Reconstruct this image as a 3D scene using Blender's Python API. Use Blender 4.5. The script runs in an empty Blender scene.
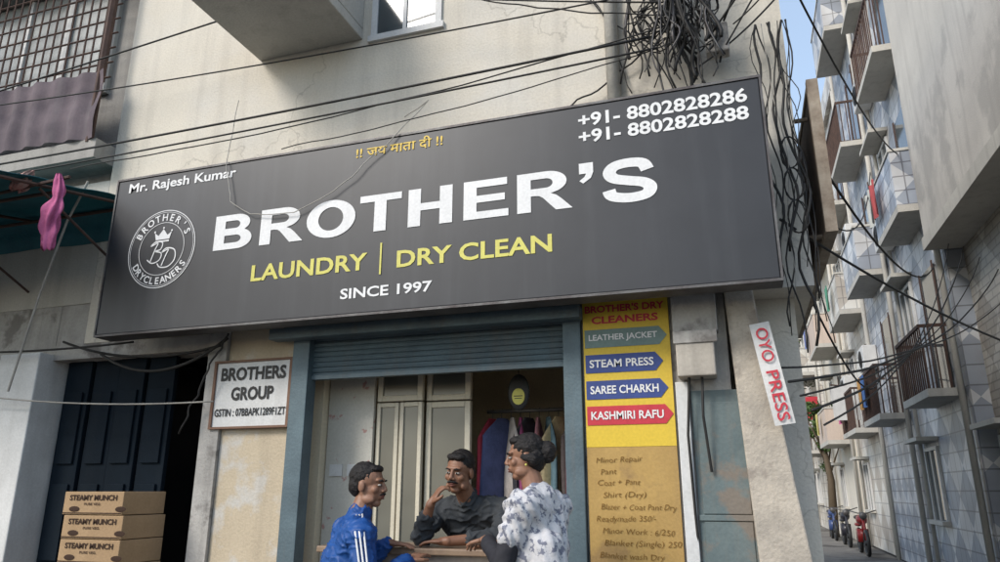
import bpy, math, random
from mathutils import Vector, Matrix, noise
random.seed(7)
SC=bpy.context.scene
COL=SC.collection
V=Vector
# ------------------------------------------------------------------ materials
def _nt(name):
    m=bpy.data.materials.new(name); m.use_nodes=True
    nt=m.node_tree; return m,nt,nt.nodes,nt.links,nt.nodes["Principled BSDF"]
def ramp(N,a,b,ca=(0,0,0,1),cb=(1,1,1,1)):
    r=N.new("ShaderNodeValToRGB"); r.color_ramp.elements[0].position=a; r.color_ramp.elements[1].position=b
    r.color_ramp.elements[0].color=ca; r.color_ramp.elements[1].color=cb; return r
def c4(c): return (c[0],c[1],c[2],1)
def pm(name,c,c2=None,s=3.0,rough=.8,bump=.15,streak=0.0,sc=(.10,.09,.08),metal=0,spec=.3,fine=60,crack=0,patch=None,patchs=1.2,ps=(.55,.62)):
    m,nt,N,L,P=_nt(name)
    c2=c2 or tuple(x*.8 for x in c)
    tc=N.new("ShaderNodeTexCoord")
    n1=N.new("ShaderNodeTexNoise"); n1.inputs["Scale"].default_value=s; n1.inputs["Detail"].default_value=6; n1.inputs["Roughness"].default_value=.62
    L.new(tc.outputs["Object"],n1.inputs["Vector"])
    r=ramp(N,.32,.68,c4(c),c4(c2)); L.new(n1.outputs["Fac"],r.inputs["Fac"])
    out=r.outputs["Color"]
    n2=N.new("ShaderNodeTexNoise"); n2.inputs["Scale"].default_value=fine; n2.inputs["Detail"].default_value=3
    L.new(tc.outputs["Object"],n2.inputs["Vector"])
    def mix(fac,a,col,blend='MIX',f=None):
        mx=N.new("ShaderNodeMix"); mx.data_type='RGBA'; mx.blend_type=blend
        if fac is not None: L.new(fac,mx.inputs[0])
        else: mx.inputs[0].default_value=f
        L.new(a,mx.inputs[6])
        if isinstance(col,tuple): mx.inputs[7].default_value=c4(col)
        else: L.new(col,mx.inputs[7])
        return mx.outputs[2]
    if patch:
        n4=N.new("ShaderNodeTexNoise"); n4.inputs["Scale"].default_value=patchs; n4.inputs["Detail"].default_value=8; n4.inputs["Roughness"].default_value=.6
        mp4=N.new("ShaderNodeMapping"); mp4.inputs["Location"].default_value=(3.1,1.7,5.2); L.new(tc.outputs["Object"],mp4.inputs["Vector"]); L.new(mp4.outputs["Vector"],n4.inputs["Vector"])
        r4=ramp(N,ps[0],ps[1]); L.new(n4.outputs["Fac"],r4.inputs["Fac"])
        out=mix(r4.outputs["Color"],out,patch)
    if streak>0:
        mp=N.new("ShaderNodeMapping"); mp.inputs["Scale"].default_value=(5,5,.35); L.new(tc.outputs["Object"],mp.inputs["Vector"])
        n3=N.new("ShaderNodeTexNoise"); n3.inputs["Scale"].default_value=1.3; n3.inputs["Detail"].default_value=6; n3.inputs["Roughness"].default_value=.6
        L.new(mp.outputs["Vector"],n3.inputs["Vector"])
        r3=ramp(N,.5,.78,(0,0,0,1),(streak,streak,streak,1)); L.new(n3.outputs["Fac"],r3.inputs["Fac"])
        out=mix(r3.outputs["Color"],out,sc)
    if crack>0:
        vo=N.new("ShaderNodeTexVoronoi"); vo.feature='DISTANCE_TO_EDGE'; vo.inputs["Scale"].default_value=crack
        ds=N.new("ShaderNodeTexNoise"); ds.inputs["Scale"].default_value=2.2; ds.inputs["Detail"].default_value=6
        L.new(tc.outputs["Object"],ds.inputs["Vector"])
        va=N.new("ShaderNodeVectorMath"); va.operation='MULTIPLY_ADD'; va.inputs[1].default_value=(1.2,1.2,1.2)
        L.new(ds.outputs["Color"],va.inputs[0]); L.new(tc.outputs["Object"],va.inputs[2])
        L.new(va.outputs[0],vo.inputs["Vector"])
        r5=ramp(N,.0,.006,(.45,.45,.45,1),(0,0,0,1)); L.new(vo.outputs["Distance"],r5.inputs["Fac"])
        out=mix(r5.outputs["Color"],out,tuple(x*.4 for x in c))
    r6=ramp(N,.3,.7,(.88,.88,.88,1),(1.0,1.0,1.0,1)); L.new(n2.outputs["Fac"],r6.inputs["Fac"])
    out=mix(None,out,r6.outputs["Color"],'MULTIPLY',1.0)
    L.new(out,P.inputs["Base Color"])
    P.inputs["Roughness"].default_value=rough; P.inputs["Metallic"].default_value=metal
    P.inputs["Specular IOR Level"].default_value=spec
    if bump>0:
        bp=N.new("ShaderNodeBump"); bp.inputs["Strength"].default_value=bump; bp.inputs["Distance"].default_value=.01
        ad=N.new("ShaderNodeMath"); ad.operation='ADD'; L.new(n1.outputs["Fac"],ad.inputs[0]); L.new(n2.outputs["Fac"],ad.inputs[1])
        L.new(ad.outputs[0],bp.inputs["Height"]); L.new(bp.outputs["Normal"],P.inputs["Normal"])
    return m
def tile_mat(name,ca,cb,mort,size=.3,h=None,diamond=None,rough=.45,dsc=1.6):
    m,nt,N,L,P=_nt(name)
    tc=N.new("ShaderNodeTexCoord"); sx=N.new("ShaderNodeSeparateXYZ"); L.new(tc.outputs["Object"],sx.inputs[0])
    ad=N.new("ShaderNodeMath"); ad.operation='ADD'; L.new(sx.outputs[0],ad.inputs[0]); L.new(sx.outputs[1],ad.inputs[1])
    cb_=N.new("ShaderNodeCombineXYZ"); L.new(ad.outputs[0],cb_.inputs[0]); L.new(sx.outputs[2],cb_.inputs[1])
    b=N.new("ShaderNodeTexBrick"); b.offset=0 if h is None else .5; b.inputs["Scale"].default_value=1
    b.inputs["Brick Width"].default_value=size; b.inputs["Row Height"].default_value=h or size; b.inputs["Mortar Size"].default_value=.012
    b.inputs["Color1"].default_value=c4(ca); b.inputs["Color2"].default_value=c4(cb); b.inputs["Mortar"].default_value=c4(mort)
    L.new(cb_.outputs[0],b.inputs["Vector"])
    out=b.outputs["Color"]
    if diamond:
        mp=N.new("ShaderNodeMapping"); mp.inputs["Rotation"].default_value=(0,0,math.radians(45)); L.new(cb_.outputs[0],mp.inputs["Vector"])
        ck=N.new("ShaderNodeTexChecker"); ck.inputs["Scale"].default_value=dsc; L.new(mp.outputs[0],ck.inputs["Vector"])
        mx=N.new("ShaderNodeMix"); mx.data_type='RGBA'; mx.blend_type='MULTIPLY'; L.new(ck.outputs["Fac"],mx.inputs[0]); L.new(out,mx.inputs[6]); mx.inputs[7].default_value=c4(diamond)
        out=mx.outputs[2]
    n=N.new("ShaderNodeTexNoise"); n.inputs["Scale"].default_value=1.1; n.inputs["Detail"].default_value=6
    L.new(tc.outputs["Object"],n.inputs["Vector"]); r=ramp(N,.35,.7,(1,1,1,1),(.70,.67,.64,1)); L.new(n.outputs["Fac"],r.inputs["Fac"])
    mx=N.new("ShaderNodeMix"); mx.data_type='RGBA'; mx.blend_type='MULTIPLY'; mx.inputs[0].default_value=1; L.new(out,mx.inputs[6]); L.new(r.outputs[0],mx.inputs[7])
    L.new(mx.outputs[2],P.inputs["Base Color"]); P.inputs["Roughness"].default_value=rough
    return m
def glass_mat(name,c,rough=.08):
    m,nt,N,L,P=_nt(name)
    P.inputs["Roughness"].default_value=rough; P.inputs["Specular IOR Level"].default_value=.6
    n=N.new("ShaderNodeTexNoise"); n.inputs["Scale"].default_value=2; r=ramp(N,.3,.7,c4(c),c4(tuple(x*1.7 for x in c)))
    tc=N.new("ShaderNodeTexCoord"); L.new(tc.outputs["Object"],n.inputs["Vector"]); L.new(n.outputs["Fac"],r.inputs["Fac"]); L.new(r.outputs[0],P.inputs["Base Color"])
    return m
# ------------------------------------------------------------------ object helpers
ORG={}
def thing(name,label,cat,loc=(0,0,0),group=None):
    e=bpy.data.objects.new(name,None); e.empty_display_size=.2; e.location=loc; COL.objects.link(e)
    e["label"]=label; e["category"]=cat
    if group: e["group"]=group
    ORG[e.name]=V(loc); return e
_TX={}
def grab(cu):
    o=bpy.data.objects.new("t",cu); COL.objects.link(o); bpy.context.view_layer.update()
    dg=bpy.context.evaluated_depsgraph_get(); me=bpy.data.meshes.new_from_object(o.evaluated_get(dg))
    vs=[(v.co.x,v.co.y) for v in me.vertices]; fs=[tuple(p.vertices) for p in me.polygons]
    bpy.data.objects.remove(o); bpy.data.curves.remove(cu); bpy.data.meshes.remove(me)
    return (vs,fs)
def textmesh(s,bold=0.0):
    k=(s,bold)
    if k in _TX: return _TX[k]
    cu=bpy.data.curves.new("t",'FONT'); cu.body=s; cu.size=1; cu.offset=bold; cu.resolution_u=3; cu.fill_mode='FRONT'
    _TX[k]=grab(cu); return _TX[k]
# heavy grotesque capitals drawn as outlines (cap height 1)
def arcp(cx,cy,rx,ry,a0,a1,n=14): return [(cx+rx*math.cos(math.radians(a0+(a1-a0)*i/n)),cy+ry*math.sin(math.radians(a0+(a1-a0)*i/n))) for i in range(n+1)]
def curve2(pts,n=8):
    out=[];P=[pts[0]]+list(pts)+[pts[-1]]
    for i in range(1,len(P)-2):
        for k in range(n):
            t=k/n; f=lambda a,b,c,d:.5*((2*b)+(-a+c)*t+(2*a-5*b+4*c-d)*t*t+(-a+3*b-3*c+d)*t**3)
            out.append((f(P[i-1][0],P[i][0],P[i+1][0],P[i+2][0]),f(P[i-1][1],P[i][1],P[i+1][1],P[i+2][1])))
    out.append(pts[-1]); return out
def stroke(pts,w):
    P=curve2(pts,6); l=[];r=[]
    for i,p in enumerate(P):
        a=P[max(i-1,0)];b=P[min(i+1,len(P)-1)]; dx,dy=b[0]-a[0],b[1]-a[1]; q=math.hypot(dx,dy) or 1
        l.append((p[0]-dy/q*w/2,p[1]+dx/q*w/2)); r.append((p[0]+dy/q*w/2,p[1]-dx/q*w/2))
    return l+r[::-1]
GL={
'B':(1.01,[[(.10,0)]+arcp(.62,.285,.31,.285,-90,62)+arcp(.58,.745,.29,.255,-50,90)+[(.10,1)],[(.33,.18)]+arcp(.58,.29,.115,.11,-90,90)+[(.33,.40)],[(.33,.60)]+arcp(.56,.71,.095,.11,-90,90)+[(.33,.82)]]),
'R':(1.02,[[(.10,0),(.33,0),(.33,.40),(.40,.40),(.47,.385),(.53,.33),(.74,0),(1.01,0),(.83,.27),(.75,.37),(.66,.43)]+arcp(.60,.715,.325,.285,-58,90)+[(.10,1)],[(.33,.58)]+arcp(.58,.70,.115,.12,-90,90)+[(.33,.82)]]),
'O':(1.086,[arcp(.543,.5,.49,.52,0,350,34),arcp(.543,.5,.25,.325,0,350,34)]),
'T':(.86,[[(.315,0),(.545,0),(.545,.815),(.83,.815),(.83,1),(.03,1),(.03,.815),(.315,.815)]]),
'H':(1.01,[[(.10,0),(.33,0),(.33,.41),(.68,.41),(.68,0),(.91,0),(.91,1),(.68,1),(.68,.60),(.33,.60),(.33,1),(.10,1)]]),
'E':(.93,[[(.10,0),(.88,0),(.88,.185),(.33,.185),(.33,.42),(.82,.42),(.82,.60),(.33,.60),(.33,.815),(.86,.815),(.86,1),(.10,1)]]),
'S':(.93,[stroke([(.13,.31),(.19,.16),(.45,.085),(.72,.13),(.79,.28),(.69,.41),(.45,.49),(.22,.58),(.15,.73),(.24,.87),(.46,.915),(.68,.87),(.76,.70)],.215)]),
"'":(.36,[[(.08,1),(.30,1),(.30,.80),(.26,.68),(.14,.58),(.08,.64),(.16,.71),(.19,.78),(.08,.78)]])}
def heavy(txt):
    k=('H',txt)
    if k in _TX: return _TX[k]
    cu=bpy.data.curves.new("t",'CURVE'); cu.dimensions='2D'; cu.fill_mode='BOTH'; x=0
    for ch in txt:
        adv,cs=GL[ch]
        for c in cs:
            sp=cu.splines.new('POLY'); sp.points.add(len(c)-1)
            for p,q in zip(sp.points,c): p.co=(q[0]+x,q[1],0,1)
            sp.use_cyclic_u=True
        x+=adv
    _TX[k]=grab(cu); return _TX[k]
class B:
    def __init__(s): s.v=[];s.f=[];s.m=[]
    def add(s,vs,fs,m=0):
        o=len(s.v); s.v+= [V(x) for x in vs]; s.f+=[tuple(i+o for i in f) for f in fs]; s.m+=[m]*len(fs); return s
    def box(s,x0,x1,y0,y1,z0,z1,m=0,M=None):
        vs=[V((x,y,z)) for z in(z0,z1) for y in(y0,y1) for x in(x0,x1)]
        if M is not None: vs=[M@v for v in vs]
        return s.add(vs,[(0,2,3,1),(4,5,7,6),(0,1,5,4),(2,6,7,3),(0,4,6,2),(1,3,7,5)],m)
    def prism(s,lo,hi,m=0):
        n=len(lo); return s.add(list(lo)+list(hi),[tuple(reversed(range(n))),tuple(range(n,2*n))]+[(i,(i+1)%n,(i+1)%n+n,i+n) for i in range(n)],m)
    def tube(s,pts,r,n=6,m=0,cap=True):
        pts=[V(p) for p in pts]; rs=r if isinstance(r,(list,tuple)) else [r]*len(pts)
        vs=[];fs=[];K=len(pts); prev=None
        for i,p in enumerate(pts):
            t=(pts[min(i+1,K-1)]-pts[max(i-1,0)]); t=t.normalized() if t.length>1e-9 else V((0,0,1))
            if prev is None: a=t.orthogonal().normalized()
            else:
                a=prev-t*prev.dot(t); a=a.normalized() if a.length>1e-6 else t.orthogonal().normalized()
            prev=a; b=t.cross(a)
            for j in range(n):
                w=2*math.pi*j/n; vs.append(p+(a*math.cos(w)+b*math.sin(w))*rs[i])
        for i in range(K-1):
            for j in range(n): fs.append((i*n+j,i*n+(j+1)%n,(i+1)*n+(j+1)%n,(i+1)*n+j))
        if cap: fs+= [tuple(reversed(range(n))),tuple(range((K-1)*n,K*n))]
        return s.add(vs,fs,m)
    def ell(s,c,r,R=None,m=0,nu=14,nv=9):
        c=V(c); r=(r,r,r) if not isinstance(r,(tuple,list)) else r
        vs=[];fs=[]
        for i in range(1,nv):
            ph=math.pi*i/nv
            for j in range(nu):
                th=2*math.pi*j/nu; p=V((r[0]*math.sin(ph)*math.cos(th),r[1]*math.sin(ph)*math.sin(th),r[2]*math.cos(ph)))
                vs.append(c+(R@p if R is not None else p))
        for e in (1,-1):
            p=V((0,0,r[2]*e)); vs.append(c+(R@p if R is not None else p))
        t=len(vs)-2;b=t+1
        for i in range(nv-2):
            for j in range(nu): fs.append((i*nu+j,(i+1)*nu+j,(i+1)*nu+(j+1)%nu,i*nu+(j+1)%nu))
        for j in range(nu):
            fs.append((t,j,(j+1)%nu)); o=(nv-2)*nu; fs.append((b,o+(j+1)%nu,o+j))
        return s.add(vs,fs,m)
    def cap(s,p0,p1,r0,r1,m=0,n=14):
        p0=V(p0);p1=V(p1); s.ell(p0,r0,None,m,n,8); s.ell(p1,r1,None,m,n,8)
        if (p1-p0).length>1e-5: s.tube([p0,p1],[r0,r1],n,m)
        return s
    def text(s,t,x0,x1,z0,z1,y,m=0,bold=0.0,O=None,ex=None,ez=None,hv=False):
        vs,fs=heavy(t) if hv else textmesh(t,bold)
        if not vs: return s
        a=min(p[0] for p in vs);b=max(p[0] for p in vs);c=min(p[1] for p in vs);d=max(p[1] for p in vs)
        sx=(x1-x0)/max(b-a,1e-6); sz=(z1-z0)/max(d-c,1e-6)
        out=[]
        for p in vs:
            X=x0+(p[0]-a)*sx; Z=z0+(p[1]-c)*sz
            out.append(V((X,y,Z)) if O is None else V(O)+V(ex)*X+V(ez)*Z)
        return s.add(out,fs,m)
    def obj(s,name,parent=None,mats=(),label=None,smooth=False,bevel=0,cat=None,kind=None,group=None,base=None):
        if parent is not None: org=ORG[parent.name]
        elif base is not None: org=V(base)
        elif s.v and kind is None:
            org=V((sum(v.x for v in s.v)/len(s.v),sum(v.y for v in s.v)/len(s.v),min(v.z for v in s.v)))
        else: org=V((0,0,0))
        me=bpy.data.meshes.new(name); me.from_pydata([v-org for v in s.v],[],s.f)
        for mt in mats: me.materials.append(mt)
        for p,mi in zip(me.polygons,s.m): p.material_index=mi; p.use_smooth=smooth
        me.update()
        o=bpy.data.objects.new(name,me); COL.objects.link(o)
        if parent is not None: o.parent=parent
        else: o.location=org
        ORG[o.name]=org.copy()
        if label: o["label"]=label
        if cat: o["category"]=cat
        if kind: o["kind"]=kind
        if group: o["group"]=group
        if bevel>0:
            md=o.modifiers.new("bevel",'BEVEL'); md.width=bevel; md.segments=2; md.limit_method='ANGLE'
        return o
def line(parent,mat,txt,x0,x1,z0,z1,y,bold=.0,label=None,hv=False):
    return B().text(txt,x0,x1,z0,z1,y,bold=bold,hv=hv).obj("lettering",parent,[mat],label=label)
def remesh(b,voxel,smooth=3,disp=None):
    me=bpy.data.meshes.new("r"); me.from_pydata(b.v,[],b.f); me.update()
    o=bpy.data.objects.new("r",me); COL.objects.link(o)
    md=o.modifiers.new("r",'REMESH'); md.mode='VOXEL'; md.voxel_size=voxel
    if smooth:
        sm=o.modifiers.new("s",'SMOOTH'); sm.iterations=smooth; sm.factor=.5
    bpy.context.view_layer.update()
    dg=bpy.context.evaluated_depsgraph_get(); m2=bpy.data.meshes.new_from_object(o.evaluated_get(dg))
    r=B()
    if disp:
        nr=[v.normal.copy() for v in m2.vertices]
        r.v=[v.co+nr[i]*disp(v.co) for i,v in enumerate(m2.vertices)]
    else: r.v=[v.co.copy() for v in m2.vertices]
    r.f=[tuple(p.vertices) for p in m2.polygons]; r.m=[0]*len(r.f)
    bpy.data.objects.remove(o); bpy.data.meshes.remove(me); bpy.data.meshes.remove(m2)
    return r
# ------------------------------------------------------------------ palette
m_wall=pm("cream_plaster",(.68,.63,.54),(.60,.555,.475),s=1.1,streak=.42,sc=(.36,.33,.29),crack=.5,patch=(.62,.60,.56),patchs=.7,ps=(.46,.68),bump=.3)
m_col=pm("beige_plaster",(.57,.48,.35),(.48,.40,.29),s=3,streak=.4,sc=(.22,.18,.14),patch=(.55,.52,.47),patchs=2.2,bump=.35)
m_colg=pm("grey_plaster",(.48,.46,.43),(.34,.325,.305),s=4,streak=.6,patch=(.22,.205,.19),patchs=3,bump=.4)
m_inner=pm("inner_cream_wall",(.76,.68,.52),(.68,.60,.45),s=2,bump=.1)
m_white=pm("white_paint",(.68,.68,.67),(.57,.57,.56),s=4,rough=.5,streak=.3,sc=(.3,.28,.26))
m_sign=pm("charcoal_flex",(.021,.023,.028),(.029,.031,.037),s=1.0,rough=.42,bump=.03,spec=.42,fine=6,streak=.35,sc=(.065,.068,.076))
m_signe=pm("sign_edge_metal",(.14,.14,.14),(.07,.06,.06),s=6,rough=.5,metal=.4)
m_ltw=pm("white_lettering",(.78,.78,.78),(.71,.71,.71),s=6,rough=.5,bump=0,streak=.25,sc=(.5,.5,.5))
m_lty=pm("yellow_lettering",(.66,.62,.15),(.59,.54,.13),s=6,rough=.5,bump=0,streak=.2,sc=(.42,.38,.15))
m_lto=pm("orange_lettering",(.72,.52,.09),(.64,.44,.07),s=6,rough=.5,bump=0)
m_shut=pm("blue_grey_shutter",(.12,.17,.195),(.085,.12,.14),s=5,rough=.5,streak=.5,sc=(.17,.13,.10),bump=.2,metal=.1)
m_shut2=pm("dull_green_shutter",(.15,.19,.19),(.11,.145,.15),s=5,rough=.6,streak=.6,sc=(.22,.19,.15),patch=(.2,.17,.14),patchs=3)
m_yel=pm("yellow_board",(.72,.51,.055),(.64,.45,.045),s=2,rough=.5,bump=.05,streak=.15,sc=(.5,.35,.1))
m_gold=pm("gold_paper",(.50,.325,.11),(.39,.245,.08),s=2.5,rough=.55,bump=.15,streak=.4,sc=(.30,.20,.09),patch=(.34,.215,.085),patchs=2.5)
m_red=pm("red_print",(.56,.045,.065),(.48,.035,.055),s=6,rough=.5,bump=0)
m_blue=pm("blue_print",(.045,.075,.26),(.035,.06,.20),s=6,rough=.5,bump=0)
m_teal=pm("grey_green_print",(.19,.27,.25),(.15,.22,.21),s=6,rough=.5,bump=0)
m_hand=pm("brown_ink",(.22,.115,.025),s=6,bump=0)
m_black=pm("black_plastic",(.015,.015,.016),(.03,.03,.03),s=8,rough=.5,bump=0)
m_wire=pm("black_cable",(.015,.015,.016),(.035,.033,.03),s=5,rough=.6,bump=0)
m_wireg=pm("pale_cable",(.42,.40,.36),(.3,.28,.25),s=5,rough=.6,bump=0)
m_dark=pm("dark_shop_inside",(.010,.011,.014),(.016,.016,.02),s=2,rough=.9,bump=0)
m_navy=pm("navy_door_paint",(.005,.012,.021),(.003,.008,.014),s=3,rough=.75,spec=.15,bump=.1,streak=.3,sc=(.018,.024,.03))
m_wood=pm("dark_counter_wood",(.30,.21,.14),(.19,.13,.09),s=8,rough=.5)
m_lam=pm("pale_laminate",(.50,.42,.36),(.40,.33,.28),s=4,rough=.4,streak=.3)
m_crm=pm("cream_aluminium",(.66,.61,.49),(.58,.53,.42),s=4,rough=.4)
m_glassd=glass_mat("dark_glass",(.05,.06,.065))
m_glassl=glass_mat("frosted_glass",(.10,.10,.085),.2)
m_glassw=glass_mat("pale_window_glass",(.26,.27,.26),.2)
m_rust=pm("rusted_iron",(.11,.065,.05),(.06,.04,.035),s=9,rough=.8,bump=.3)
m_conc=pm("weathered_concrete",(.60,.57,.52),(.48,.455,.42),s=.9,streak=.5,sc=(.28,.26,.24),patch=(.42,.40,.37),patchs=.8,bump=.4)
m_conc2=pm("light_concrete",(.56,.54,.49),(.48,.46,.42),s=1.2,streak=.5,sc=(.28,.26,.23),bump=.3)
m_nbr=pm("dingy_concrete",(.40,.38,.35),(.30,.285,.265),s=.9,streak=.6,sc=(.16,.15,.14),patch=(.24,.23,.215),patchs=.8,bump=.4)
m_mar=pm("mauve_cloth",(.17,.135,.15),(.105,.085,.098),s=4,rough=.9,streak=.5,sc=(.24,.22,.22))
m_tarp=pm("teal_tarpaulin",(.02,.15,.18),(.012,.09,.12),s=2.5,rough=.6,bump=.3)
m_pink=pm("pink_cloth",(.56,.15,.30),(.38,.09,.20),s=12,rough=.9,bump=.4)
m_card=pm("brown_cardboard",(.40,.27,.155),(.34,.225,.125),s=5,rough=.85,bump=.1)
m_cardt=pm("dark_box_print",(.05,.025,.015),s=6,bump=0)
m_asph=pm("asphalt",(.06,.058,.056),(.04,.04,.04),s=3,rough=.9,bump=.4)
m_pave=pm("lane_concrete",(.22,.21,.19),(.15,.14,.13),s=1.5,rough=.9,bump=.4,patch=(.08,.075,.07),patchs=.7)
m_tileA=tile_mat("grey_white_tiles",(.66,.67,.68),(.58,.59,.61),(.32,.32,.32),.30,None,(.50,.54,.61),dsc=1.5)
m_tileB=tile_mat("beige_brick_tiles",(.60,.57,.51),(.52,.49,.44),(.32,.30,.27),.34,.12,(.68,.65,.62),dsc=1.3)
m_tileC=tile_mat("blue_grey_tiles",(.54,.57,.61),(.62,.64,.67),(.28,.28,.30),.25,None,(.56,.60,.67),dsc=2.2)
m_tileD=tile_mat("white_tiles",(.76,.75,.71),(.68,.67,.63),(.4,.4,.4),.3,None,(.72,.68,.65),dsc=1.2)
m_cream2=pm("sunny_cream_plaster",(.72,.67,.57),(.65,.60,.52),s=1,streak=.4,sc=(.36,.32,.27))
m_peach=pm("peach_plaster",(.64,.53,.45),(.56,.46,.39),s=1,streak=.5,sc=(.3,.25,.2))
m_leaf=pm("leaf_green",(.05,.10,.025),(.09,.14,.04),s=3,rough=.6,bump=0)
m_bark=pm("bark",(.12,.09,.06),s=6,bump=.5)
# ------------------------------------------------------------------ world, sun, camera
sd=V((-.46,-.66,.62)).normalized()
W=bpy.data.worlds.new("World"); SC.world=W; W.use_nodes=True
wn=W.node_tree.nodes; wl=W.node_tree.links; sky=wn.new("ShaderNodeTexSky"); sky.sky_type='NISHITA'; sky.sun_disc=False
sky.sun_elevation=math.asin(sd.z); sky.sun_rotation=math.atan2(sd.x,sd.y); sky.air_density=1.3; sky.dust_density=1.5
# constant pale-blue added to the whole sky, brightening it and the fill light
sky_fill=wn.new("ShaderNodeMix"); sky_fill.data_type='RGBA'; sky_fill.blend_type='ADD'; sky_fill.inputs[0].default_value=1.0; sky_fill.inputs[7].default_value=(1.95,2.35,2.9,1)
wl.new(sky.outputs[0],sky_fill.inputs[6]); wl.new(sky_fill.outputs[2],wn["Background"].inputs[0]); wn["Background"].inputs[1].default_value=.15
su=bpy.data.lights.new("sun",'SUN'); su.energy=2.85; su.angle=math.radians(18); su.color=(1,.95,.88)
so=bpy.data.objects.new("sun",su); so.rotation_euler=sd.to_track_quat('Z','Y').to_euler(); so.location=(5,3,20); COL.objects.link(so)
cam=bpy.data.cameras.new("camera"); cam.sensor_width=36; cam.lens=26.0; cam.clip_end=800; cam.clip_start=.05
co=bpy.data.objects.new("camera",cam); co.location=(0,-4.3,1.5); co.rotation_euler=(math.radians(106.2),0,math.radians(18.4)); COL.objects.link(co)
SC.camera=co
SC.view_settings.view_transform='Standard'; SC.view_settings.look='None'; SC.view_settings.exposure=0
# ------------------------------------------------------------------ ground
B().add([(-400,-400,-.02),(400,-400,-.02),(400,400,-.02),(-400,400,-.02)],[(0,1,2,3)]).obj("ground",None,[m_asph],kind="structure")
B().add([(-60,-9,-.012),(60,-9,-.012),(60,-1.2,-.012),(-60,-1.2,-.012)],[(0,1,2,3)]).obj("road",None,[m_asph],kind="structure")
B().box(.5,3.1,-1.2,33,-.1,0).obj("lane",None,[m_pave],kind="structure")
B().box(-14,.48,-1.2,-.002,-.1,.0).obj("pavement",None,[m_pave],kind="structure")
# ------------------------------------------------------------------ main building
mb=thing("shop_building","cream plastered building with a laundry shop at street level","building",(-2.2,1,0))
w=B()
w.box(-4.9,.45,0,.25,2.62,7.6)
w.box(.2,.45,.25,9,2.62,7.6); w.box(.1,.35,.25,9,0,2.62)
w.box(-4.9,.2,8.8,9,0,7.6); w.box(-4.9,-4.7,.25,8.8,2.62,7.6); w.box(-4.7,.2,.25,8.8,7.4,7.6)
w.obj("wall",mb,[m_wall])
B().box(-3.50,-2.93,0,.25,0,2.617).obj("column",mb,[m_col])
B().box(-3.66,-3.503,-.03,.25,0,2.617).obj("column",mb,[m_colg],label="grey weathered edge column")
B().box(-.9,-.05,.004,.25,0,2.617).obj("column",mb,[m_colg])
B().prism([(.06,-.06,0),(.40,-.06,0),(.40,.2,0),(.06,.2,0)],[(-.05,-.06,2.72),(.10,-.06,2.72),(.10,.2,2.72),(-.05,.2,2.72)]).obj("pillar",mb,[pm("pillar_plaster",(.54,.48,.40),(.38,.34,.29),s=6,streak=.5,sc=(.22,.18,.15),bump=.5,patch=(.32,.28,.24),patchs=4)],label="leaning roughly plastered corner pillar",bevel=.01)
r=B(); r.box(-2.93,-2.85,.25,1.6,.15,2.7); r.box(-.95,-.85,.25,1.6,.15,2.7); r.box(-2.93,-.85,1.6,1.7,.15,2.7); r.box(-2.93,-.85,.25,1.7,2.7,2.75)
r.obj("inner_wall",mb,[m_inner])
B().box(-2.93,-.85,.0,1.7,0,.15).obj("floor",mb,[m_pave])
s=B()
for i in range(11):
    z=2.265+i*.036; s.tube([(-2.84,.03,z),(-.97,.03,z)],.021,8)
s.box(-2.84,-.97,.0,.05,2.235,2.262)
s.obj("shutter",mb,[m_shut],smooth=False)
f=B(); f.box(-2.93,-2.80,-.05,.06,0,2.60); f.box(-1.01,-.9,-.05,.06,0,2.60); f.box(-3.06,-.88,-.16,-.055,2.50,2.575); f.box(-3.02,-.9,-.052,.0,2.56,2.64)
f.obj("shutter_frame",mb,[m_shut],bevel=.004)
wd=B(); wd.box(-2.50,-1.87,-.03,.0,4.83,4.88,1); wd.box(-2.48,-2.43,-.02,.0,4.88,6.1,1); wd.box(-1.94,-1.89,-.02,.0,4.88,6.1,1); wd.box(-2.21,-2.18,-.018,.0,4.88,6.1,1); wd.box(-2.43,-1.94,-.006,.0,4.88,6.1,0)
wd.obj("window",mb,[m_glassd,m_white])
lg=B(); lg.box(-3.50,-2.56,-.95,0,4.88,4.97); lg.box(-3.50,-2.56,-.95,-.88,4.972,5.5); lg.box(-3.50,-3.43,-.878,0,4.972,5.5); lg.box(-2.63,-2.56,-.878,0,4.972,5.5)
lg.obj("balcony",mb,[m_conc2],label="small concrete box ledge",bevel=.008)
dp=B(); dp.tube([(-.62,-.05,3.7),(-.62,-.05,7.5)],.045,10); dp.obj("drain_pipe",mb,[m_conc2],smooth=True)
# dark shop
ls=thing("dark_shop","dark shuttered neighbouring shop with navy folding doors","shop",(-4.4,.1,0))
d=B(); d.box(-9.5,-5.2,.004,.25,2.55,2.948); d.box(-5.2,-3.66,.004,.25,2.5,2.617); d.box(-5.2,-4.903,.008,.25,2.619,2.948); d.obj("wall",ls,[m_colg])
d=B(); 
for i in range(4):
    x=-5.16+i*.27; d.box(x,x+.25,.12+.02*(i%2),.16+.02*(i%2),.02,2.5)
    for z in (.3,1.0,1.7): d.box(x+.04,x+.21,.10+.02*(i%2),.12+.02*(i%2),z,z+.55)
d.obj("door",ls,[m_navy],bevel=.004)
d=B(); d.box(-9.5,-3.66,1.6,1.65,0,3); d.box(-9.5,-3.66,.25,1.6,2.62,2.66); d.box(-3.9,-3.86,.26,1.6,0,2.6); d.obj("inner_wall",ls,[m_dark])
B().box(-5.62,-5.2,-.12,.2,0,2.549).obj("pillar",ls,[m_white],label="white painted pillar",bevel=.01)
d=B(); 
for i in range(9): d.box(-9.5,-5.62,.06+.01*(i%2),.10,.3*i*.9,.3*(i+1)*.9-.012)
d.obj("shutter",ls,[m_navy])
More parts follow.
